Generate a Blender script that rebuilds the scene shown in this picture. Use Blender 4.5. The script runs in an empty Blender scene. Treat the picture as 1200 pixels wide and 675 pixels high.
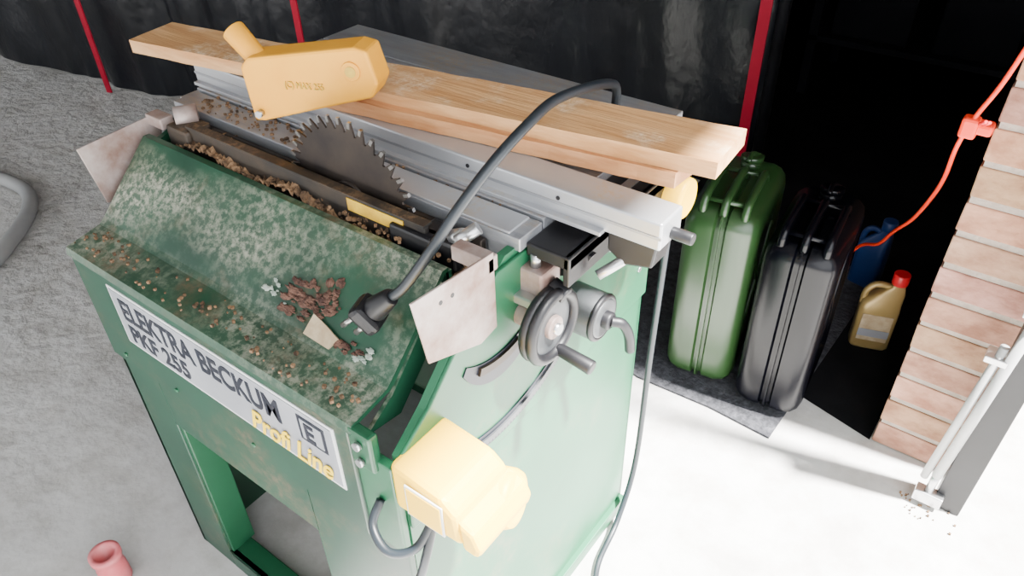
import bpy, bmesh, math, random
from mathutils import Vector, Matrix
random.seed(4)
D=bpy.data; COL=bpy.context.scene.collection

# ---------------------------------------------------------------- materials
def mat(name,c1,c2=None,scale=8,rough=.5,metal=0,bump=0,bscale=None,stretch=(1,1,1),lo=.35,hi=.65,detail=6,spec=.5,coat=0,bdist=.01):
    m=D.materials.new(name); m.use_nodes=True; nt=m.node_tree; b=nt.nodes['Principled BSDF']
    b.inputs['Roughness'].default_value=rough; b.inputs['Metallic'].default_value=metal
    b.inputs['Specular IOR Level'].default_value=spec; b.inputs['Coat Weight'].default_value=coat
    b.inputs['Coat Roughness'].default_value=.15
    tc=nt.nodes.new('ShaderNodeTexCoord'); mp=nt.nodes.new('ShaderNodeMapping'); mp.inputs['Scale'].default_value=stretch
    nt.links.new(tc.outputs['Object'],mp.inputs[0])
    n=nt.nodes.new('ShaderNodeTexNoise'); n.inputs['Scale'].default_value=scale; n.inputs['Detail'].default_value=detail; n.inputs['Roughness'].default_value=.6
    nt.links.new(mp.outputs[0],n.inputs['Vector'])
    r=nt.nodes.new('ShaderNodeValToRGB'); r.color_ramp.elements[0].position=lo; r.color_ramp.elements[1].position=hi
    r.color_ramp.elements[0].color=(*c1,1); r.color_ramp.elements[1].color=(*(c2 or c1),1)
    nt.links.new(n.outputs[0],r.inputs[0]); nt.links.new(r.outputs[0],b.inputs['Base Color'])
    if bump:
        n2=nt.nodes.new('ShaderNodeTexNoise'); n2.inputs['Scale'].default_value=bscale or scale*3; n2.inputs['Detail'].default_value=5
        nt.links.new(mp.outputs[0],n2.inputs['Vector'])
        bp=nt.nodes.new('ShaderNodeBump'); bp.inputs['Strength'].default_value=bump; bp.inputs['Distance'].default_value=bdist
        nt.links.new(n2.outputs[0],bp.inputs['Height']); nt.links.new(bp.outputs[0],b.inputs['Normal'])
    return m
def dusted(m,dust=(.62,.55,.42),amount=.5,scale=14,fine=90,upmin=.2,stretch=(1,1,1)):
    """adds sawdust lying on upward-facing parts (or wear, with a low upmin)"""
    nt=m.node_tree; b=nt.nodes['Principled BSDF']; src=b.inputs['Base Color'].links[0].from_socket
    tc=nt.nodes.new('ShaderNodeTexCoord'); mp=nt.nodes.new('ShaderNodeMapping'); mp.inputs['Scale'].default_value=stretch; nt.links.new(tc.outputs['Object'],mp.inputs[0])
    a=nt.nodes.new('ShaderNodeTexNoise'); a.inputs['Scale'].default_value=scale; a.inputs['Detail'].default_value=5
    c=nt.nodes.new('ShaderNodeTexNoise'); c.inputs['Scale'].default_value=fine; c.inputs['Detail'].default_value=4; c.inputs['Roughness'].default_value=.75
    nt.links.new(mp.outputs[0],a.inputs['Vector']); nt.links.new(tc.outputs['Object'],c.inputs['Vector'])
    g=nt.nodes.new('ShaderNodeNewGeometry'); s=nt.nodes.new('ShaderNodeSeparateXYZ'); nt.links.new(g.outputs['Normal'],s.inputs[0])
    up=nt.nodes.new('ShaderNodeMapRange'); up.inputs[1].default_value=upmin; up.inputs[2].default_value=.75; nt.links.new(s.outputs[2],up.inputs[0])
    m1=nt.nodes.new('ShaderNodeMapRange'); m1.inputs[1].default_value=.62-.3*amount; m1.inputs[2].default_value=.75-.1*amount; nt.links.new(a.outputs[0],m1.inputs[0])
    m2=nt.nodes.new('ShaderNodeMapRange'); m2.inputs[1].default_value=.44; m2.inputs[2].default_value=.62; m2.inputs[3].default_value=.12; nt.links.new(c.outputs[0],m2.inputs[0])
    x=nt.nodes.new('ShaderNodeMath'); x.operation='MULTIPLY'; nt.links.new(m1.outputs[0],x.inputs[0]); nt.links.new(m2.outputs[0],x.inputs[1])
    y=nt.nodes.new('ShaderNodeMath'); y.operation='MULTIPLY'; nt.links.new(x.outputs[0],y.inputs[0]); nt.links.new(up.outputs[0],y.inputs[1])
    mx=nt.nodes.new('ShaderNodeMix'); mx.data_type='RGBA'; nt.links.new(y.outputs[0],mx.inputs[0]); nt.links.new(src,mx.inputs[6]); mx.inputs[7].default_value=(*dust,1)
    nt.links.new(mx.outputs[2],b.inputs['Base Color']); return m

M={}
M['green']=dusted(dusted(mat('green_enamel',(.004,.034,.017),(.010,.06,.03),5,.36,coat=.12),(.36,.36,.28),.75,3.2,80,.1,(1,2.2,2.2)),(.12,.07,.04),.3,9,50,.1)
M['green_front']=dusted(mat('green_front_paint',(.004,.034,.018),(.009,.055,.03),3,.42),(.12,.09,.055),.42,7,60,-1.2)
M['green_side_lit']=dusted(mat('green_side_lit_enamel',(.008,.085,.036),(.016,.115,.052),3,.4),(.14,.12,.07),.25,6,50,-1.2)  # same body green, lightened for the side that faces the door light
M['green_dark']=mat('green_inner_paint',(.004,.055,.022),(.007,.07,.03),5,.45)
M['label']=mat('label_grey',(.23,.24,.265),(.29,.3,.325),6,.4)
M['label_edge']=mat('label_edge_white',(.6,.61,.61),None,5,.4)
M['ink']=mat('ink_dark',(.006,.008,.016),None,5,.4)
M['ink_y']=mat('ink_yellow',(.85,.58,.0),None,5,.4)
M['alu']=dusted(mat('aluminium_brushed',(.26,.27,.29),(.36,.37,.39),6,.42,.65,.15,60,(1,8,8)),(.42,.31,.19),.6,8,110)
M['fence']=dusted(mat('aluminium_fence',(.4,.41,.43),(.48,.49,.51),5,.36,.6),(.5,.42,.3),.3,10,140)
M['galv']=mat('galvanised_rusty',(.2,.115,.09),(.4,.335,.31),14,.55,.35,lo=.34,hi=.62)
M['steel']=mat('blade_steel',(.02,.016,.016),(.05,.038,.03),12,.45,.6)
M['bar']=dusted(mat('dirty_bar',(.012,.011,.010),(.04,.028,.018),14,.6,.3),(.2,.12,.06),.75,12,80)
M['chrome']=mat('chrome_part',(.45,.45,.46),(.6,.6,.6),6,.3,.9)
M['tip']=mat('carbide_tip',(.3,.29,.28),None,5,.3,.9)
M['black']=mat('black_plastic',(.004,.004,.005),(.008,.008,.010),10,.45,spec=.4)
M['greyplastic']=mat('grey_metal_knob',(.045,.05,.055),(.09,.095,.1),10,.42,.4)
M['cable']=mat('cable_rubber',(.008,.012,.016),None,10,.42)
M['yellow']=mat('yellow_plastic_switch',(.86,.5,.0),(.9,.55,.0),6,.45,spec=.3)
M['guard']=mat('yellow_guard',(.72,.31,.012),(.78,.37,.03),6,.5,bump=.1,spec=.3)
M['sticker']=mat('sticker_yellow',(.4,.23,.01),(.6,.38,.02),40,.5)
M['dirt']=mat('sawdust_heap',(.03,.016,.008),(.26,.15,.075),45,.95,bump=1,bscale=80)
M['chip']=mat('wood_chip',(.36,.26,.15),(.5,.4,.26),40,.9)
M['redchip']=mat('reddish_sawdust',(.045,.018,.012),(.15,.075,.05),60,.95,bump=.8)
M['whitedust']=mat('plaster_dust',(.18,.25,.2),(.42,.46,.4),60,.95,bump=.5)
M['wood']=dusted(mat('pine_board',(.42,.19,.06),(.68,.4,.18),3,.6,0,.25,12,(1.2,14,14),.3,.7),(.78,.6,.4),.4)
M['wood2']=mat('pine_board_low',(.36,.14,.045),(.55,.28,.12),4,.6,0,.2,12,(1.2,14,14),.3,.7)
M['can_g']=mat('jerrycan_green',(.014,.042,.011),(.019,.052,.014),3,.32,coat=.15)
M['can_k']=mat('jerrycan_black',(.0012,.0013,.0025),(.002,.0022,.0045),3,.26,spec=.22)
M['mortar']=mat('mortar',(.26,.21,.175),(.34,.285,.24),30,.9,bump=.5)
M['gold']=mat('bottle_gold',(.34,.23,.08),(.4,.28,.11),4,.35,.3)
M['red']=mat('red_cap',(.65,.01,.02),None,5,.4)
M['blue']=mat('bottle_blue',(.008,.03,.12),None,5,.4)
M['orange']=mat('orange_cable',(.75,.035,.008),None,5,.4,spec=.3)
M['strip']=mat('red_strip',(.3,.002,.02),(.36,.004,.025),5,.5,spec=.2)
M['hose']=mat('hose_grey',(.3,.3,.3),(.36,.36,.35),5,.5)
M['pink']=mat('pink_plastic',(.7,.13,.15),(.75,.25,.25),9,.4)
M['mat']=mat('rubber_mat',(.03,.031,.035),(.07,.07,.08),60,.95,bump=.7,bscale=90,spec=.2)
M['sheet']=mat('floor_shade_sheet',(.004,.004,.005),(.008,.008,.009),8,.9,spec=.1)
M['curtain']=mat('black_plastic_sheeting',(.002,.0025,.004),(.004,.005,.008),3,.3,0,.3,2.4,(1.2,1.2,.8),bdist=.09,spec=.4,detail=3)
M['plaster']=mat('wall_plaster',(.1,.1,.1),(.14,.14,.13),3,.9)
M['darkwall']=mat('wall_shade',(.006,.006,.007),(.012,.012,.013),3,.9,spec=.1)  # near-black in place of the shade deep inside the garage
M['box']=mat('dark_box_card',(.006,.007,.009),(.012,.012,.015),3,.9,spec=.1)

def concrete():
    m=mat('concrete_floor',(.46,.45,.435),(.62,.61,.59),2.2,.85,0,.0,lo=.3,hi=.7,detail=10)
    nt=m.node_tree; b=nt.nodes['Principled BSDF']; src=b.inputs['Base Color'].links[0].from_socket
    tc=nt.nodes.new('ShaderNodeTexCoord')
    n=nt.nodes.new('ShaderNodeTexNoise'); n.inputs['Scale'].default_value=7; n.inputs['Detail'].default_value=10; n.inputs['Roughness'].default_value=.65
    n2=nt.nodes.new('ShaderNodeTexNoise'); n2.inputs['Scale'].default_value=26; n2.inputs['Detail'].default_value=5
    for q in (n,n2): nt.links.new(tc.outputs['Object'],q.inputs['Vector'])
    r=nt.nodes.new('ShaderNodeValToRGB'); r.color_ramp.elements[0].position=.36; r.color_ramp.elements[0].color=(.72,.7,.67,1); r.color_ramp.elements[1].position=.56; r.color_ramp.elements[1].color=(1,1,1,1)
    nt.links.new(n.outputs[0],r.inputs[0])
    mx=nt.nodes.new('ShaderNodeMix'); mx.data_type='RGBA'; mx.blend_type='MULTIPLY'; mx.inputs[0].default_value=.8
    nt.links.new(src,mx.inputs[6]); nt.links.new(r.outputs[0],mx.inputs[7]); nt.links.new(mx.outputs[2],b.inputs['Base Color'])
    s=nt.nodes.new('ShaderNodeSeparateXYZ'); nt.links.new(tc.outputs['Object'],s.inputs[0])
    mr=nt.nodes.new('ShaderNodeMapRange'); mr.inputs[1].default_value=-1.3; mr.inputs[2].default_value=-2.4; mr.inputs[3].default_value=.06; mr.inputs[4].default_value=.5; nt.links.new(s.outputs[0],mr.inputs[0])
    ad=nt.nodes.new('ShaderNodeMath'); ad.operation='ADD'; nt.links.new(n.outputs[0],ad.inputs[0]); nt.links.new(n2.outputs[0],ad.inputs[1])
    bp=nt.nodes.new('ShaderNodeBump'); bp.inputs['Distance'].default_value=.045; nt.links.new(mr.outputs[0],bp.inputs['Strength']); nt.links.new(ad.outputs[0],bp.inputs['Height']); nt.links.new(bp.outputs[0],b.inputs['Normal'])
    return m
M['floor']=concrete()
def brickmat():
    m=mat('brick_clay',(.24,.11,.065),(.42,.24,.16),14,.85,0,.35,50,(1,1,1.4))
    nt=m.node_tree; b=nt.nodes['Principled BSDF']; src=b.inputs['Base Color'].links[0].from_socket
    at=nt.nodes.new('ShaderNodeAttribute'); at.attribute_name='tone'
    mx=nt.nodes.new('ShaderNodeMix'); mx.data_type='RGBA'; mx.blend_type='MULTIPLY'; mx.inputs[0].default_value=1
    nt.links.new(src,mx.inputs[6]); nt.links.new(at.outputs['Color'],mx.inputs[7]); nt.links.new(mx.outputs[2],b.inputs['Base Color']); return m
M['brick']=brickmat()

# ---------------------------------------------------------------- helpers
def empty(name):
    e=D.objects.new(name,None); e.empty_display_size=.1; COL.objects.link(e); return e
def obj(name,bm,m,parent=None,smooth=False,bevel=0):
    me=D.meshes.new(name); bmesh.ops.recalc_face_normals(bm,faces=bm.faces); bm.to_mesh(me); bm.free()
    o=D.objects.new(name,me); COL.objects.link(o)
    if m: me.materials.append(M[m])
    if smooth:
        for p in me.polygons: p.use_smooth=True
    if bevel:
        b=o.modifiers.new('bevel','BEVEL'); b.width=bevel; b.segments=2; b.limit_method='ANGLE'
    if parent: o.parent=parent
    return o
def box(name,x0,x1,y0,y1,z0,z1,m,parent=None,bevel=.002):
    bm=bmesh.new(); bmesh.ops.create_cube(bm,size=1)
    for v in bm.verts: v.co=Vector(((x0+x1)/2+v.co.x*(x1-x0),(y0+y1)/2+v.co.y*(y1-y0),(z0+z1)/2+v.co.z*(z1-z0)))
    return obj(name,bm,m,parent,bevel=bevel)
def prism(name,pts,off,m,parent=None,bevel=0):
    bm=bmesh.new(); a=[bm.verts.new(p) for p in pts]; b=[bm.verts.new(Vector(p)+Vector(off)) for p in pts]; n=len(a)
    bm.faces.new(a); bm.faces.new(b[::-1])
    for i in range(n): bm.faces.new((a[i],a[(i+1)%n],b[(i+1)%n],b[i]))
    return obj(name,bm,m,parent,bevel=bevel)
def cyl(name,p0,p1,r,m,parent=None,r2=None,seg=28,cap=True,bevel=0):
    p0=Vector(p0);p1=Vector(p1); d=p1-p0; bm=bmesh.new()
    bmesh.ops.create_cone(bm,cap_ends=cap,segments=seg,radius1=r,radius2=r if r2 is None else r2,depth=d.length)
    q=d.to_track_quat('Z','Y'); bm.transform(Matrix.Translation((p0+p1)/2)@q.to_matrix().to_4x4())
    o=obj(name,bm,m,parent,bevel=bevel)
    for p in o.data.polygons: p.use_smooth=len(p.vertices)==4
    return o
def catmull(P,n=10):
    P=[Vector(p) for p in P]; Q=[P[0]*2-P[1]]+P+[P[-1]*2-P[-2]]; out=[]
    for i in range(1,len(Q)-2):
        for j in range(n):
            t=j/n; a,b,c,d=Q[i-1],Q[i],Q[i+1],Q[i+2]
            out.append(.5*((2*b)+(c-a)*t+(2*a-5*b+4*c-d)*t*t+(3*b-a-3*c+d)*t**3))
    return out+[P[-1]]
def tube(name,P,r,m,parent=None,seg=12,n=10,smoothpath=True,ribs=0):
    pts=catmull(P,n) if smoothpath else [Vector(p) for p in P]
    bm=bmesh.new(); rings=[]; up=Vector((0,0,1))
    for i,p in enumerate(pts):
        t=(pts[min(i+1,len(pts)-1)]-pts[max(i-1,0)]).normalized()
        a=up-t*up.dot(t)
        if a.length<1e-3: a=Vector((1,0,0))-t*t.x
        a.normalize(); up=a; b=t.cross(a); rr=r*(1+(ribs if i%2 else 0))
        rings.append([bm.verts.new(p+(a*math.cos(k*2*math.pi/seg)+b*math.sin(k*2*math.pi/seg))*rr) for k in range(seg)])
    for A,B in zip(rings,rings[1:]):
        for k in range(seg): bm.faces.new((A[k],A[(k+1)%seg],B[(k+1)%seg],B[k]))
    bm.faces.new(rings[0]); bm.faces.new(rings[-1][::-1])
    return obj(name,bm,m,parent,smooth=True)
def loft(name,rings,m,parent=None,smooth=True,cap=True):
    bm=bmesh.new(); R=[[bm.verts.new(p) for p in r] for r in rings]; n=len(R[0])
    for A,B in zip(R,R[1:]):
        for k in range(n): bm.faces.new((A[k],A[(k+1)%n],B[(k+1)%n],B[k]))
    if cap: bm.faces.new(R[0]); bm.faces.new(R[-1][::-1])
    return obj(name,bm,m,parent,smooth=smooth)
def text(name,s,x,z,size,m,parent,y,sx=1,shear=0,off=0):
    c=D.curves.new(name,'FONT'); c.body=s; c.size=size; c.extrude=.0006; c.shear=shear; c.offset=off; c.materials.append(M[m])
    o=D.objects.new(name,c); COL.objects.link(o); o.location=(x,y,z); o.rotation_euler=(math.pi/2,0,0); o.scale=(sx,1,1); o.parent=parent; return o

# ---------------------------------------------------------------- room
bm=bmesh.new(); bmesh.ops.create_grid(bm,x_segments=2,y_segments=2,size=1)
for v in bm.verts: v.co=Vector((-2.5+v.co.x*5.5,1+v.co.y*5,0))
obj('floor',bm,'floor')
box('ceiling',-8,.16,-2,6,2.45,2.55,'plaster')
box('wall_left',-8.1,-8,-2,6,0,2.45,'plaster')
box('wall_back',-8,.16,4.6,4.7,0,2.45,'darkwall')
box('lintel_right',-.06,.16,-2,1.56,2.0,2.45,'plaster')

# brick pier and wall
bm=bmesh.new(); tl=[]
def addb(x0,x1,y0,y1,z0,z1,tone):
    r=bmesh.ops.create_cube(bm,size=1)
    for v in r['verts']:
        j=lambda: random.uniform(-.0012,.0012)
        v.co=Vector(((x0+x1)/2+v.co.x*(x1-x0)+j(),(y0+y1)/2+v.co.y*(y1-y0)+j(),(z0+z1)/2+v.co.z*(z1-z0)+j()))
    tl.append(tone)
c=0; z=.004
while z<2.4:
    y=1.555
    first=.11 if c%2 else .23
    while y<4.5:
        L=first if y<1.6 else .23
        t=random.uniform(.75,1.25); addb(-.075,.155,y,min(y+L,4.55),z,z+.065,(t,t*random.uniform(.9,1.08),t*random.uniform(.85,1.1),1)); y+=L+.01
    z+=.0785; c+=1
me=D.meshes.new('wall_right'); bm.to_mesh(me); bm.free()
ca=me.color_attributes.new('tone','FLOAT_COLOR','POINT')
for i in range(len(me.vertices)): ca.data[i].color=tl[i//8]
me.materials.append(M['brick']); wr=D.objects.new('wall_right',me); COL.objects.link(wr)
b=wr.modifiers.new('b','BEVEL'); b.width=.003; b.segments=2
box('mortar',-.071,.151,1.5585,4.55,0,2.42,'mortar',wr,0)

# black sheeting marquee side with red strips
path=[(-7.5,1.3),(-6,1.42),(-4.67,1.56),(-3.76,1.68),(-3.2,1.84),(-2.62,2.03),(-1.8,2.26),(-.85,2.56)]
cp=catmull([(x,y,0) for x,y in path],40)
bm=bmesh.new(); rows=[]
for k in range(49):
    zz=k*.05; row=[]
    for i,p in enumerate(cp):
        a=.012*math.sin(i*.35+1.3*math.sin(zz*1.4))*(.3+.7*abs(math.sin(i*.09)))+.02*math.sin(i*.13+zz*1.6)+.004*math.sin(i*.8+zz*5+math.sin(i*.17)*3)
        row.append(bm.verts.new((p.x,p.y+a+.035,zz+.004)))
    rows.append(row)
for A,B in zip(rows,rows[1:]):
    for i in range(len(A)-1): bm.faces.new((A[i],A[i+1],B[i+1],B[i]))
sh=obj('plastic_sheet_curtain',bm,'curtain',smooth=True)
for k,(x,y,w) in enumerate([(-3.72,1.645,.013),(-2.61,1.985,.013),(-.865,2.5,.018),(-5.3,1.46,.013)]):
    prism('red_strip_%d'%(k+1),[(x-w,y-.006,0.004),(x+w,y+.003,0.004),(x+w,y+.003,2.4),(x-w,y-.006,2.4)],(0,.006,0),'strip',sh)
cyl('pole',(-.82,2.55,0),(-.82,2.55,2.4),.02,'black',sh)

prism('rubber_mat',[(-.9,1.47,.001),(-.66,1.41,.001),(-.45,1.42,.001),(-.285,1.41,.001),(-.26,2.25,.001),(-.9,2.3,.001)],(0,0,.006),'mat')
prism('floor_shade_sheet',[(-.95,1.70,.0005),(-.262,1.60,.0005),(-.08,1.555,.0005),(-.08,4.6,.0005),(-3.2,4.6,.0005),(-3.2,2.6,.0005),(-1,2.5,.0005)],(0,0,.0004),'sheet')  # added black sheet: stands in for the shade on the interior floor
K=empty('storage_shelf')
for x in (-1.0,-.14):
    for y in (3.5,3.95): box('post',x,x+.04,y,y+.04,.001,1.6,'box',K)
for k,zz in enumerate((.25,.75,1.25)): box('shelf_board_%d'%k,-1.0,-.10,3.5,3.99,zz,zz+.025,'box',K)
for k,(x0,x1,zz,hh) in enumerate([(-.92,-.6,.275,.25),(-.5,-.2,.275,.3),(-.85,-.5,.775,.22),(-.42,-.2,.775,.3)]): box('carton_%d'%k,x0,x1,3.55,3.9,zz,zz+hh,'box',K,.01)

# ---------------------------------------------------------------- table saw
S=empty('table_saw')
XL,XR,YF,YB=-1.2,-.49,.388,1.024
CT=Vector((0,.570,.925)); CB=Vector((0,.452,.818))
sl=(CT-CB).normalized(); nrm=Vector((0,-sl.z,sl.y))
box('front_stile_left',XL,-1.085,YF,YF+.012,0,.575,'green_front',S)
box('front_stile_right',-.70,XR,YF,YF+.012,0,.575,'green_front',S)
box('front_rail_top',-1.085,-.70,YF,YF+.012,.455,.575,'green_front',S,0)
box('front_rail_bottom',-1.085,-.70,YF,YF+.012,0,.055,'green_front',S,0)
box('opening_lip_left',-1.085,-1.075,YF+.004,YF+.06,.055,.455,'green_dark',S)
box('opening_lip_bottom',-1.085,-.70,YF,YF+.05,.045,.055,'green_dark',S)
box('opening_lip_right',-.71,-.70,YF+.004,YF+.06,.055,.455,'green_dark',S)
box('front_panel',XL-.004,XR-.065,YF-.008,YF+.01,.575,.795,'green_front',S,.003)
box('front_panel_corner',XR-.068,XR-.002,YF-.002,YF+.012,.575,.755,'green_side_lit',S,.003)
side=[(YF,0),(YB,0),(YB,.94),(.62,.94),(.60,.925),(.566,.915),(.455,.81),(YF,.785)]
sideR=[(YF+.012,0),(YB,0),(YB,.94),(.62,.94),(.60,.925),(.566,.915),(.452,.805),(YF+.012,.765)]
prism('side_panel_left',[(XL,y,z) for y,z in side],(.01,0,0),'green',S)
prism('side_panel_right',[(XR-.012,y,z) for y,z in sideR],(.012,0,0),'green_side_lit',S)
prism('side_upper_skin',[(XR,y,z) for y,z in [(.4,.625),(YB+.004,.625),(YB+.004,.93),(.60,.93),(.566,.915),(.456,.81),(.4,.772)]],(.006,0,0),'green_side_lit',S,.002)
box('back_panel',XL,XR,YB-.01,YB,0,.94,'green_dark',S)
box('side_foot_flange',XR-.01,XR+.012,YF,YB,0,.035,'green_side_lit',S)
box('inner_shelf_beam',-1.16,-.6,.62,.66,.05,.09,'chip',S)
box('motor_hood',-1.0,-.62,.68,.95,.5,.85,'green_dark',S,.02)
cov=[(.378,.79),(.382,.802),(.445,.813),(.454,.820),(.565,.925),(.576,.925),(.576,.87)]
prof=cov+[(y+.006,z-.006) for y,z in cov[::-1]]
prism('cover_sheet',[(XL-.012,y,z) for y,z in prof],(XR-XL-.045,0,0),'green',S)
prism('cover_end_fold',[(XR-.06,y,z) for y,z in [(.40,.77),(.45,.80),(.56,.912),(.57,.87),(.46,.76)]],(.006,0,0),'green',S)
box('cover_latch',-.555,-.515,.379,.395,.735,.80,'green_dark',S,.004)
cyl('latch_screw_1',(-.535,.378,.78),(-.535,.372,.78),.006,'chrome',S); cyl('latch_screw_2',(-.535,.378,.75),(-.535,.372,.75),.006,'chrome',S)
# trough behind the cover
box('trough_floor',XL+.01,XR-.014,.578,.70,.865,.872,'green_dark',S)
rt=random.Random(9)
bm=bmesh.new(); n=160
g=[[bm.verts.new((XL+.015+(XR-XL-.035)*i/n,.578+.062*j/7,.892+.014*rt.random()+.008*math.sin(i*.11)+.038*math.exp(-((i-34)/22)**2)+.028*math.exp(-((i-84)/26)**2))) for j in range(8)] for i in range(n+1)]
for i in range(n):
    for j in range(7): bm.faces.new((g[i][j],g[i+1][j],g[i+1][j+1],g[i][j+1]))
obj('sawdust_in_trough',bm,'dirt',S)
# loose crumbs along the trough, table edge and cover ledge
bm=bmesh.new()
for k in range(420):
    w=rt.random()
    if w<.55: p=(rt.uniform(-1.18,-.55),rt.uniform(.645,.70),.957)
    elif w<.8: p=(rt.uniform(-1.2,-.56),rt.uniform(.385,.44),.812)
    else: p=(rt.gauss(-.72,.08),rt.uniform(.58,.60),rt.uniform(.92,.93))
    s_=rt.uniform(.0015,.005); r=bmesh.ops.create_cube(bm,size=s_)
    bmesh.ops.rotate(bm,verts=r['verts'],matrix=Matrix.Rotation(rt.random()*3,3,'Z')); bmesh.ops.translate(bm,verts=r['verts'],vec=p)
obj('sawdust_crumbs',bm,'dirt',S)
box('guide_bar',-1.12,-.60,.594,.604,.905,.955,'bar',S,.003)
box('guide_bar_lip',-1.12,-.60,.592,.609,.953,.958,'bar',S,.001)
box('guide_bar_step',-.66,-.585,.586,.612,.90,.945,'black',S,.004)
box('guide_rail',-1.16,-.535,.630,.64,.915,.94,'steel',S)
box('warning_sticker',-.745,-.638,.5925,.594,.932,.952,'sticker',S,0)
box('slide_block_right',-.62,-.55,.595,.636,.90,.945,'black',S,.006)
box('slide_block_left',-1.17,-1.11,.585,.635,.90,.95,'bar',S,.006)
cyl('slide_roller_left',(-1.165,.605,.955),(-1.145,.635,.955),.018,'galv',S)
cyl('slide_bolt',(-.55,.60,.95),(-.53,.62,.968),.009,'chrome',S)
cyl('slide_bolt_nut',(-.565,.61,.945),(-.545,.61,.955),.012,'chrome',S,seg=6)
# blade
bm=bmesh.new(); N=36; Rr=.125; cx,cz=-.765,.93; ring=[]
for i in range(N):
    a=2*math.pi*i/N; w=2*math.pi/N
    for da,rr in ((0,Rr),(.30,Rr-.003),(.42,Rr-.017),(.6,Rr-.018),(.8,Rr-.009)):
        ring.append((cx+rr*math.cos(a+da*w),cz+rr*math.sin(a+da*w)))
A=[bm.verts.new((x,.618,z)) for x,z in ring]; B=[bm.verts.new((x,.621,z)) for x,z in ring]
bm.faces.new(A); bm.faces.new(B[::-1]); L=len(A)
for i in range(L): bm.faces.new((A[i],A[(i+1)%L],B[(i+1)%L],B[i]))
for i in range(N):
    a=2*math.pi*i/N; 
    p=[(cx+rr*math.cos(a+da),cz+rr*math.sin(a+da)) for da,rr in ((0,Rr+.001),(.04,Rr),(.04,Rr-.009),(0,Rr-.009))]
    q1=[bm.verts.new((x,.617,z)) for x,z in p]; q2=[bm.verts.new((x,.622,z)) for x,z in p]
    bm.faces.new(q1).material_index=1; bm.faces.new(q2[::-1]).material_index=1
    for k in range(4): bm.faces.new((q1[k],q1[(k+1)%4],q2[(k+1)%4],q2[k])).material_index=1
bl=obj('saw_blade',bm,'steel',S); bl.data.materials.append(M['tip'])
cyl('blade_flange',(cx,.612,cz),(cx,.626,cz),.03,'steel',S)
# aluminium table: extruded slats
for k,(y0,y1,dz) in enumerate([(.642,.692,-.004),(.695,.79,0),(.793,.89,0),(.893,.99,0),(.993,1.09,0)]):
    box('table_slat_%d'%(k+1),-1.232 if k else -1.225,-.482,y0,y1,.936,.96+dz,'alu',S,.0015)
box('table_apron_front',-1.2,-.5,.645,.655,.885,.936,'alu',S)
box('table_apron_back',-1.2,-.5,1.07,1.085,.885,.936,'alu',S)
box('table_end_left',-1.235,-1.225,.66,1.09,.90,.955,'alu',S)
box('insert_plate',-.90,-.50,.644,.688,.956,.960,'fence',S,.001)
box('fence_rail',-.482,-.415,.655,.985,.925,.945,'black',S,.003)
box('fence_rail_edge',-.425,-.415,.655,.985,.90,.945,'black',S,.002)
box('rail_scale',-.455,-.44,.80,.97,.945,.9465,'chrome',S,0)
prism('rail_gusset',[(-.482,.70,.925),(-.41,.70,.925),(-.43,.70,.89),(-.482,.70,.86)],(0,.012,0),'black',S)
prism('fence_clamp',[(-.40,.72,.958),(-.33,.72,.958),(-.335,.72,.925),(-.375,.72,.915),(-.40,.72,.93)],(0,.04,0),'black',S,.003)
cyl('fence_clamp_screw',(-.37,.735,.925),(-.40,.70,.90),.007,'chrome',S)
box('rip_fence',-1.25,-.322,.71,.765,.962,1.001,'fence',S,.003)
box('rip_fence_groove',-1.25,-.3215,.7092,.7108,.978,.982,'alu',S,0)
box('rip_fence_foot',-1.245,-.40,.70,.712,.960,.966,'fence',S,.001)
for x in (-.62,-.47,-.9): cyl('fence_hole_%d'%int(-x*100),(x,.7095,.988),(x,.7085,.988),.003,'black',S)
cyl('fence_end_knob',(-.323,.74,.975),(-.293,.74,.975),.008,'black',S,bevel=.002)
cyl('yellow_knob',(-.425,.93,.905),(-.385,.93,.905),.032,'yellow',S,bevel=.006)
prism('end_plate_right',[(-.475,.435,.992),(-.475,.577,.978),(-.475,.578,.862),(-.475,.545,.856),(-.475,.452,.893)],(.003,0,0),'galv',S,.001)
box('end_plate_right_arm',-.53,-.472,.565,.585,.95,.972,'galv',S)
prism('end_plate_left',[(-1.235,.463,.937),(-1.235,.615,.945),(-1.235,.60,.86),(-1.235,.50,.826),(-1.235,.478,.830)],(.003,0,0),'galv',S,.001)
box('end_plate_left_arm',-1.235,-1.19,.59,.615,.93,.95,'galv',S)
for p in ((.48,.965),(.50,.963)): cyl('plate_hole_%d'%int(p[0]*100),(-.4722,p[0],p[1]),(-.4715,p[0],p[1]),.003,'black',S,seg=12)
box('side_clamp_block',XR,-.45,.645,.69,.865,.91,'galv',S,.004)
cyl('side_clamp_screw',(-.45,.667,.885),(-.425,.667,.875),.012,'black',S,bevel=.002)
cyl('side_clamp_bolt',(-.47,.66,.91),(-.47,.66,.93),.007,'chrome',S)
box('side_clamp_foot',XR,-.44,.63,.65,.86,.875,'chrome',S,.003)
def arc(name,cy,cz,r0,r1,a0,a1,m,x,dx=.002,teeth=False,taper=False):
    n=60; o_=[];i_=[]
    for k in range(n+1):
        t=k/n; a=math.radians(a0+(a1-a0)*t); ro=r1; ri=r0
        if taper: w=(r1-r0)*math.sin(math.pi*min(1,t*.85+.1)); ro=r0+w
        if teeth and k%2: ro-=.005
        o_.append((x,cy+ro*math.cos(a),cz+ro*math.sin(a))); i_.append((x,cy+ri*math.cos(a),cz+ri*math.sin(a)))
    return prism(name,o_+i_[::-1],(dx,0,0),m,S)
X1=XR+.0061
arc('tilt_slot',.60,.93,.13,.172,-125,-50,'ink',X1,taper=True)
arc('tilt_slot_inner_link',.60,.93,.134,.146,-112,-75,'steel',X1+.002,.004)
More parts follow.
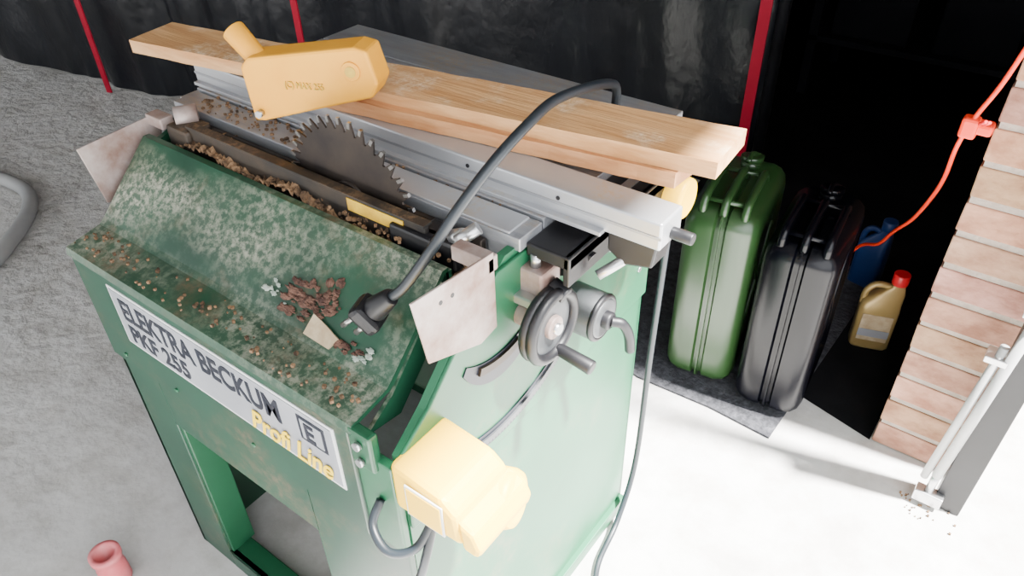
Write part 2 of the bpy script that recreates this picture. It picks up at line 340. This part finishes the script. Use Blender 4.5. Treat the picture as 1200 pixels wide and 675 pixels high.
arc('rack_border',.60,.93,.260,.286,-108,-60,'ink',X1)
arc('tilt_rack',.60,.93,.268,.281,-107,-62,'greyplastic',X1+.002,.003,teeth=True)
# handwheel
wy,wz,wx=.645,.835,-.432
def ringtorus(name,c,R_,r,m,parent,seg=48,sr=12):
    bm=bmesh.new(); rr=[]
    for i in range(seg):
        a=2*math.pi*i/seg; rr.append([bm.verts.new((c[0]+r*math.sin(2*math.pi*k/sr),c[1]+(R_+r*math.cos(2*math.pi*k/sr))*math.cos(a),c[2]+(R_+r*math.cos(2*math.pi*k/sr))*math.sin(a))) for k in range(sr)])
    for i in range(seg):
        A,B=rr[i],rr[(i+1)%seg]
        for k in range(sr): bm.faces.new((A[k],A[(k+1)%sr],B[(k+1)%sr],B[k]))
    return obj(name,bm,m,parent,smooth=True)
ringtorus('handwheel_rim',(wx,wy,wz),.049,.008,'black',S)
ringtorus('handwheel_rim_back',(wx-.012,wy,wz),.048,.008,'black',S)
cyl('handwheel_disc',(wx-.012,wy,wz),(wx-.001,wy,wz),.047,'greyplastic',S)
cyl('handwheel_hub',(XR,wy,wz),(wx+.006,wy,wz),.017,'galv',S,bevel=.002)
cyl('handwheel_shaft',(wx,wy,wz),(wx+.012,wy,wz),.008,'chrome',S)
cyl('handwheel_grip',(wx,wy+.012,wz-.047),(wx+.058,wy+.012,wz-.054),.009,'black',S,r2=.011,bevel=.003)
cyl('lock_knob',(XR,.772,.765),(-.43,.772,.765),.038,'greyplastic',S,seg=20,bevel=.003)
ringtorus('lock_knob_rim',(-.43,.772,.765),.034,.005,'black',S)
cyl('lock_knob_face',(-.43,.772,.765),(-.424,.772,.765),.032,'greyplastic',S,bevel=.003)
cyl('lock_knob_boss',(-.43,.772,.765),(-.412,.772,.765),.014,'black',S,bevel=.003)
tube('lock_lever',[(-.414,.772,.765),(-.40,.782,.76),(-.393,.792,.735),(-.392,.799,.70)],.008,'black',S)
box('side_label',XR+.006,XR+.0075,.88,.95,.80,.88,'label_edge',S,0)
for y,z in ((.42,.70),(.99,.70),(.99,.90),(.45,.66)): cyl('side_screw_%d'%int(y*1000+z*10),(XR+.006,y,z),(XR+.009,y,z),.005,'chrome',S,seg=12)
for x in (-1.15,-1.0,-.8): cyl('front_rivet_%d'%int(-x*100),(x,YF-.008,.60),(x,YF-.011,.60),.004,'green_side_lit',S,seg=12)
# label
box('label_border',-1.105,-.583,YF-.0095,YF-.008,.655,.775,'label_edge',S,0)
box('label_plate',-1.10,-.588,YF-.0105,YF-.009,.660,.770,'label',S,0)
ty=YF-.0108
text('label_text_maker','ELEKTRA BECKUM',-1.082,.717,.060,'ink',S,ty,.79,off=.0014)
text('label_text_type','PKF 255',-1.082,.669,.050,'ink',S,ty,.95,off=.0013)
text('label_text_line','Profi Line',-.775,.664,.058,'ink_y',S,ty-.002,.76,.35,.0008)
box('label_logo',-.655,-.602,YF-.0112,YF-.010,.715,.762,'ink',S,0)
box('label_logo_inner',-.649,-.608,YF-.0118,YF-.011,.720,.757,'label',S,0)
text('label_logo_letter','E',-.643,.722,.045,'ink',S,YF-.0122,.9,off=.001)
# switch box
prism('switch_box',[(XR,.382,.775),(-.405,.378,.772),(-.382,.378,.755),(-.376,.378,.705),(XR,.382,.690)],(0,.10,.0),'yellow',S,.008)
prism('switch_flap',[(-.385,.380,.748),(-.360,.380,.738),(-.350,.380,.715),(-.355,.380,.697),(-.378,.380,.697)],(0,.105,0),'yellow',S,.006)
cyl('switch_dome',(-.43,.450,.700),(-.36,.468,.712),.038,'yellow',S,bevel=.01)
box('switch_plate_outline',-.462,-.402,.3765,.379,.705,.760,'label_edge',S,.001)
box('switch_plate',-.459,-.405,.3755,.378,.708,.757,'yellow',S,.001)
tube('switch_lead',[(-.52,.384,.68),(-.515,.36,.655),(-.48,.35,.640),(-.45,.37,.65),(-.44,.40,.69)],.006,'cable',S)
tube('switch_lead_down',[(-.44,.40,.69),(-.44,.37,.62),(-.46,.36,.53),(-.47,.375,.42),(-.48,.38,.3)],.006,'cable',S)
# dust and chips lying on the sloping cover
def blob(name,cx,t,rx,rt_,m,h=.006,seed=0,lobes=1):
    bm=bmesh.new(); r=random.Random(seed)
    for q_ in range(lobes):
        ox=r.gauss(0,.5)*rx*(1 if lobes>1 else 0); ot=r.gauss(0,.5)*rt_*(1 if lobes>1 else 0); sc=1 if lobes==1 else r.uniform(.08,.4)
        base=Vector((cx+ox,CB.y,CB.z+.003))+sl*max(.004,t+ot)
        c=bm.verts.new(base+nrm*(h+.001)); n=16; o1=[];o2=[]
        for k in range(n):
            q=2*math.pi*k/n; f=r.uniform(.55,1.15)*sc
            p=Vector((1,0,0))*math.cos(q)*rx*f+sl*math.sin(q)*rt_*f
            o1.append(bm.verts.new(base+p*.6+nrm*(h*r.uniform(.5,1.1)+.001))); o2.append(bm.verts.new(base+p+nrm*.0003))
        for k in range(n):
            j=(k+1)%n; bm.faces.new((c,o1[k],o1[j])); bm.faces.new((o1[k],o2[k],o2[j],o1[j]))
    return obj(name,bm,m,S)
blob('sawdust_patch_red',-.735,.036,.050,.022,'redchip',.003,1,26)
blob('sawdust_patch_red_b',-.70,.060,.026,.024,'redchip',.003,2,12)
blob('plaster_spots',-.79,.03,.03,.018,'whitedust',.0012,3,9)
blob('plaster_spots_b',-.60,.012,.02,.012,'whitedust',.0012,5,6)
blob('sawdust_patch_c',-.63,.010,.030,.014,'redchip',.003,7,14)
b0=Vector((-.705,CB.y,CB.z))+sl*.002+nrm*.004
prism('wood_offcut',[b0,b0+Vector((.05,0,0))-sl*.002,b0+Vector((.058,0,0))+sl*.016,b0+Vector((.03,0,0))+sl*.024,b0+Vector((.002,0,0))+sl*.03],nrm*.003,'chip',S)
# power cord
C_=tube('power_cord',[(-.42,.80,.008),(-.445,.86,.012),(-.46,.96,.03),(-.468,1.035,.15),(-.468,1.045,.45),(-.462,1.045,.75),(-.455,1.03,.86),(-.462,1.005,.935),(-.490,.985,.967),(-.518,.960,.975),(-.520,.935,1.01),(-.508,.912,1.05),(-.492,.87,1.080),(-.485,.80,1.102),(-.485,.721,1.113),(-.48,.66,1.108),(-.482,.60,1.088),(-.495,.55,1.048),(-.515,.52,1.0),(-.545,.495,.945),(-.565,.486,.925)],.0065,'cable',None)
tube('cord_tail',[(-.42,.80,.008),(-.39,.70,.008),(-.39,.55,.008),(-.36,.35,.008)],.0065,'cable',C_)
cyl('plug_grip',(-.560,.487,.930),(-.585,.478,.903),.011,'black',C_,r2=.017,bevel=.003)
q=Vector((-.03,-.011,-.03)).normalized()
bm=bmesh.new(); bmesh.ops.create_cube(bm,size=1)
bm.transform(Matrix.Translation((-.592,.474,.895))@q.to_track_quat('Z','X').to_matrix().to_4x4()@Matrix.Diagonal((.043,.042,.022,1)))
obj('plug_body',bm,'black',C_,bevel=.007)
for k,d in enumerate(((.0,.012,0),(.012,-.008,0),(-.012,-.008,0))):
    p=Vector((-.598,.470,.888))+Vector(d); cyl('plug_pin_%d'%(k+1),p,p+q*.022,.004,'tip',C_,seg=8)

# ---------------------------------------------------------------- boards and guard
def board(name,fl,fr,bl_,br,th,m,seed):
    r=random.Random(seed); n=24; rings=[]
    fl,fr,bl_,br=map(Vector,(fl,fr,bl_,br))
    for i in range(n+1):
        t=i/n; f=fl.lerp(fr,t); b=bl_.lerp(br,t); w=(b-f).normalized()
        f=f+w*r.uniform(-.0012,.0012); b=b+w*r.uniform(-.002,.002); d=Vector((0,0,th))
        rings.append([f,f+(b-f)*.33+Vector((0,0,r.uniform(-.0006,.0006))),f+(b-f)*.66,b,b-d,f+(b-f)*.5-d,f-d])
    return loft(name,rings,m,smooth=False)
board('wooden_board',(-1.362,.668,1.028),(-.302,.803,1.049),(-1.38,.766,1.028),(-.31,.906,1.049),.023,'wood',1)
board('wooden_board',(-.95,.700,1.0235),(-.35,.792,1.0235),(-.965,.80,1.0235),(-.345,.875,1.0235),.0215,'wood2',2)
G=empty('blade_guard')
fa=[(-.963,.622,.998),(-.948,.628,.998),(-.781,.698,1.05),(-.770,.702,1.072),(-.781,.698,1.118),(-.80,.691,1.122),(-.955,.626,1.095),(-.968,.62,1.08)]
prism('guard_shell',fa,(-.019,.045,0),'guard',G,.004)
text('guard_moulding','(C) MAX 255',-.905,1.048,.014,'sticker',G,0,.8)
gm=D.objects['guard_moulding']; gm.location=(-.905,.6452,1.056); gm.rotation_euler=(math.pi/2,0,math.atan2(.076,.182)); gm.data.extrude=.0012
cyl('guard_boss',(-.806,.6885,1.088),(-.8045,.685,1.088),.014,'guard',G,bevel=.001); cyl('guard_boss_inner',(-.8045,.685,1.088),(-.804,.684,1.088),.008,'sticker',G)
cyl('guard_chute',(-.945,.652,1.07),(-1.005,.648,1.12),.015,'guard',G,r2=.018,bevel=.002)
cyl('guard_chute_bore',(-1.0052,.648,1.1202),(-1.0056,.648,1.1206),.014,'sticker',G)
cyl('guard_bolt',(-.95,.627,1.012),(-.947,.618,1.012),.006,'chrome',G,seg=6)

# ---------------------------------------------------------------- jerry cans
def rrect(d,h,ins,rad,n=8):
    y0,y1,z0,z1=-d/2+ins,d/2-ins,ins,h-ins; r=max(rad-ins*.6,.012); P=[]
    for cy,cz_,a0 in ((y1-r,z0+r,-90),(y1-r,z1-r,0),(y0+r,z1-r,90),(y0+r,z0+r,180)):
        for k in range(n+1):
            a=math.radians(a0+90*k/n); P.append((cy+r*math.cos(a),cz_+r*math.sin(a)))
    return P
def jerry(name,x,y,rot,m,w=.165,d=.34,h=.52):
    E=empty(name); t=w/2
    lay=[(-t+.010,.075),(-t+.010,.062),(-t,.052),(-t,.036),(-t+.006,.018),(-t+.02,.006),(-t+.04,0),(-.016,0),(-.011,.007),(-.003,.007),(-.002,-.003),(.002,-.003),(.003,.007),(.011,.007),(.016,0),(t-.04,0),(t-.02,.006),(t-.006,.018),(t,.036),(t,.052),(t-.010,.062),(t-.010,.075)]
    rings=[[(lx,a,b) for a,b in rrect(d,h,ins,.045)] for lx,ins in lay]
    o=loft('can_body',rings,m,E); mod=o.modifiers.new('e','EDGE_SPLIT'); mod.split_angle=math.radians(50)
    for s in (-1,1):
        for k in (-1,1):
            tube('side_rib_%d%d'%(s+1,k+1),[(s*(t-.010),-k*.085,.13),(s*(t-.008),0,.26),(s*(t-.010),k*.085,.39)],.006,m,E)
    for k,hx in enumerate((-.05,0,.05)):
        tube('handle_%d'%(k+1),[(hx,-.145,h-.012),(hx,-.14,h+.012),(hx,-.115,h+.024),(hx,-.02,h+.026),(hx,.03,h+.022),(hx,.045,h-.004)],.010,m,E)
    for k,yy in enumerate((-.125,.035)): cyl('handle_bar_%d'%(k+1),(-.05,yy,h+.014),(.05,yy,h+.014),.006,m,E)
    cyl('spout',(0,.10,h-.01),(0,.105,h+.012),.026,m,E); cyl('spout_cap',(0,.105,h+.012),(0,.107,h+.026),.029,m,E,bevel=.004)
    tube('cap_lever',[(.02,.14,h+.01),(.0,.10,h+.034),(0,.06,h+.030)],.006,m,E)
    E.location=(x,y,.011); E.rotation_euler=(0,0,math.radians(rot)); return E
jerry('jerry_can',-.556,1.65,9,'can_g',w=.18,h=.525)
jerry('jerry_can',-.352,1.645,6,'can_k',w=.17,h=.505)

# oil bottles
def bottle(name,x,y,rot,m,cap,w=.1,d=.06,h=.2,label=True):
    E=empty(name); prof=[(0,.92,0),(.006,1,0),(h*.62,1,0),(h*.74,.96,.0),(h*.9,.62,.018),(h,.34,.028),(h+.012,.32,.028)]
    rings=[]
    for z_,s,ox in prof:
        r=[]
        for k in range(28):
            a=2*math.pi*k/28; ca_,sa=math.cos(a),math.sin(a); e=.45
            r.append((ox*w/.1+math.copysign(abs(ca_)**e,ca_)*w/2*s,math.copysign(abs(sa)**e,sa)*d/2*max(s,.45),z_))
        rings.append(r)
    loft('bottle_body',rings,m,E)
    ox=.028*w/.1
    cyl('bottle_cap',(ox,0,h+.008),(ox,0,h+.042),.021,cap,E,bevel=.003)
    tube('bottle_handle',[(ox-.01,0,h*.97),(-w*.22,0,h*.98),(-w*.42,0,h*.86),(-w*.44,0,h*.66)],.009,m,E)
    if label:
        box('bottle_label',-w*.38,w*.38,-d/2-.001,-d/2+.004,h*.15,h*.58,'chip',E,.001)
        box('bottle_label_band',-w*.38,w*.38,-d/2-.0018,-d/2,h*.22,h*.34,'label',E,0)
    E.location=(x,y,.002); E.rotation_euler=(0,0,math.radians(rot)); return E
bottle('oil_bottle',-.197,1.92,18,'gold','red',w=.105,h=.21)
bottle('detergent_bottle',-.295,2.20,-10,'blue','blue',w=.09,h=.2,label=False)

# orange extension cable on the pier
O=tube('extension_cable',[(-.03,1.47,1.22),(-.062,1.50,1.08),(-.088,1.53,.95),(-.112,1.54,.87),(-.125,1.56,.80),(-.132,1.63,.70),(-.148,1.70,.61),(-.18,1.80,.49),(-.222,1.90,.385),(-.255,1.96,.30),(-.31,2.02,.235),(-.37,2.05,.1),(-.43,2.08,.014)],.0045,'orange')
box('cable_plug',-.130,-.1,1.53,1.56,.83,.87,'orange',O,.006)
box('cable_socket',-.12,-.076,1.535,1.57,.84,.862,'orange',O,.006)
for k in range(2): cyl('plug_hook_%d'%k,(-.10+.006*k,1.53,.865),(-.09+.006*k,1.51,.88),.003,'red',O)

# garage door side frame with twin spring strut
F_=empty('garage_door_frame')
prism('frame_channel',[(.092,1.44,.0),(.150,1.44,.0),(.185,1.44,2.0),(.115,1.44,2.0)],(0,.05,0),'black',F_,.002)
cyl('spring_strut',(.078,1.432,.10),(.108,1.412,.56),.0105,'hose',F_)
cyl('spring_strut_inner',(.056,1.436,.08),(.084,1.418,.50),.0085,'hose',F_)
cyl('spring_strut_lower',(.076,1.435,.03),(.078,1.432,.11),.009,'chrome',F_)
cyl('strut_cap',(.108,1.412,.56),(.112,1.41,.60),.008,'chrome',F_)
box('strut_bracket_low',.05,.110,1.420,1.450,.012,.045,'chrome',F_,.003)
box('strut_bracket_top',.085,.125,1.400,1.430,.585,.61,'chrome',F_,.003)
box('strut_clip',.06,.10,1.405,1.445,.46,.475,'chrome',F_,.002)

# hose and pink tube
tube('vacuum_hose',[(-3.9,.57,.03),(-3.55,.80,.03),(-3.28,.895,.03),(-3.06,.915,.03),(-2.90,.85,.03),(-2.76,.72,.03),(-2.66,.58,.03),(-2.68,.38,.03),(-2.9,.2,.03),(-3.3,.1,.03)],.026,'hose',None,n=14,ribs=.06)
Pk=[]
for r_,z_ in ((.027,0),(.030,.004),(.030,.05),(.024,.062),(.024,.072),(.032,.078),(.032,.092),(.021,.092),(.019,.03)):
    Pk.append([(-1.268+r_*math.cos(2*math.pi*k/28),.218+r_*math.sin(2*math.pi*k/28),z_+.001) for k in range(28)])
loft('pink_pipe_fitting',Pk,'pink')
bm=bmesh.new()
for k in range(26):
    x=random.gauss(.08,.03); y=random.gauss(1.41,.02); s=random.uniform(.002,.005)
    r=bmesh.ops.create_cube(bm,size=s); bmesh.ops.translate(bm,verts=r['verts'],vec=(x,y,s/2))
obj('floor_debris',bm,'dirt')

# ---------------------------------------------------------------- light
W=D.worlds.new('w'); bpy.context.scene.world=W; W.use_nodes=True; bg=W.node_tree.nodes['Background']; bg.inputs[0].default_value=(.9,.94,1,1); bg.inputs[1].default_value=2.6
s=D.lights.new('sun','SUN'); s.energy=85; s.angle=math.radians(4); s.color=(1,.98,.95); so=D.objects.new('sun',s); COL.objects.link(so)
el=math.radians(63); az=math.radians(11); d=Vector((math.cos(el)*math.cos(az),math.cos(el)*math.sin(az),math.sin(el))); so.rotation_euler=d.to_track_quat('Z','Y').to_euler(); so.location=(3,0,5)
a=D.lights.new('door_daylight','AREA'); a.shape='RECTANGLE'; a.size=3.2; a.size_y=2.0; a.energy=105; a.color=(.97,.98,1); ao=D.objects.new('door_daylight',a); COL.objects.link(ao)
ao.location=(1.1,-.3,1.7); ao.rotation_euler=(Vector((1.1,-.3,1.7))-Vector((-.9,.7,.4))).to_track_quat('Z','Y').to_euler()

# ---------------------------------------------------------------- camera
f=900.; roll=math.atan2(30,1163); th=math.radians(37.7); yaw=math.radians(37.7)
F=Vector((-math.sin(yaw),math.cos(yaw),0)); R=Vector((math.cos(yaw),math.sin(yaw),0)); Z=Vector((0,0,1))
Dn=-(F*math.sin(th)+Z*math.cos(th)); fw=F*math.cos(th)-Z*math.sin(th)
right=R*math.cos(roll)+Dn*math.sin(roll); up=R*math.sin(roll)-Dn*math.cos(roll)
cam=D.cameras.new('camera'); cam.sensor_width=36; cam.lens=36*f/1200; cam.clip_start=.02; co=D.objects.new('camera',cam); COL.objects.link(co)
mt=Matrix((right,up,-fw)).transposed().to_4x4(); mt.translation=Vector((0,0,1.5)); co.matrix_world=mt
bpy.context.scene.camera=co
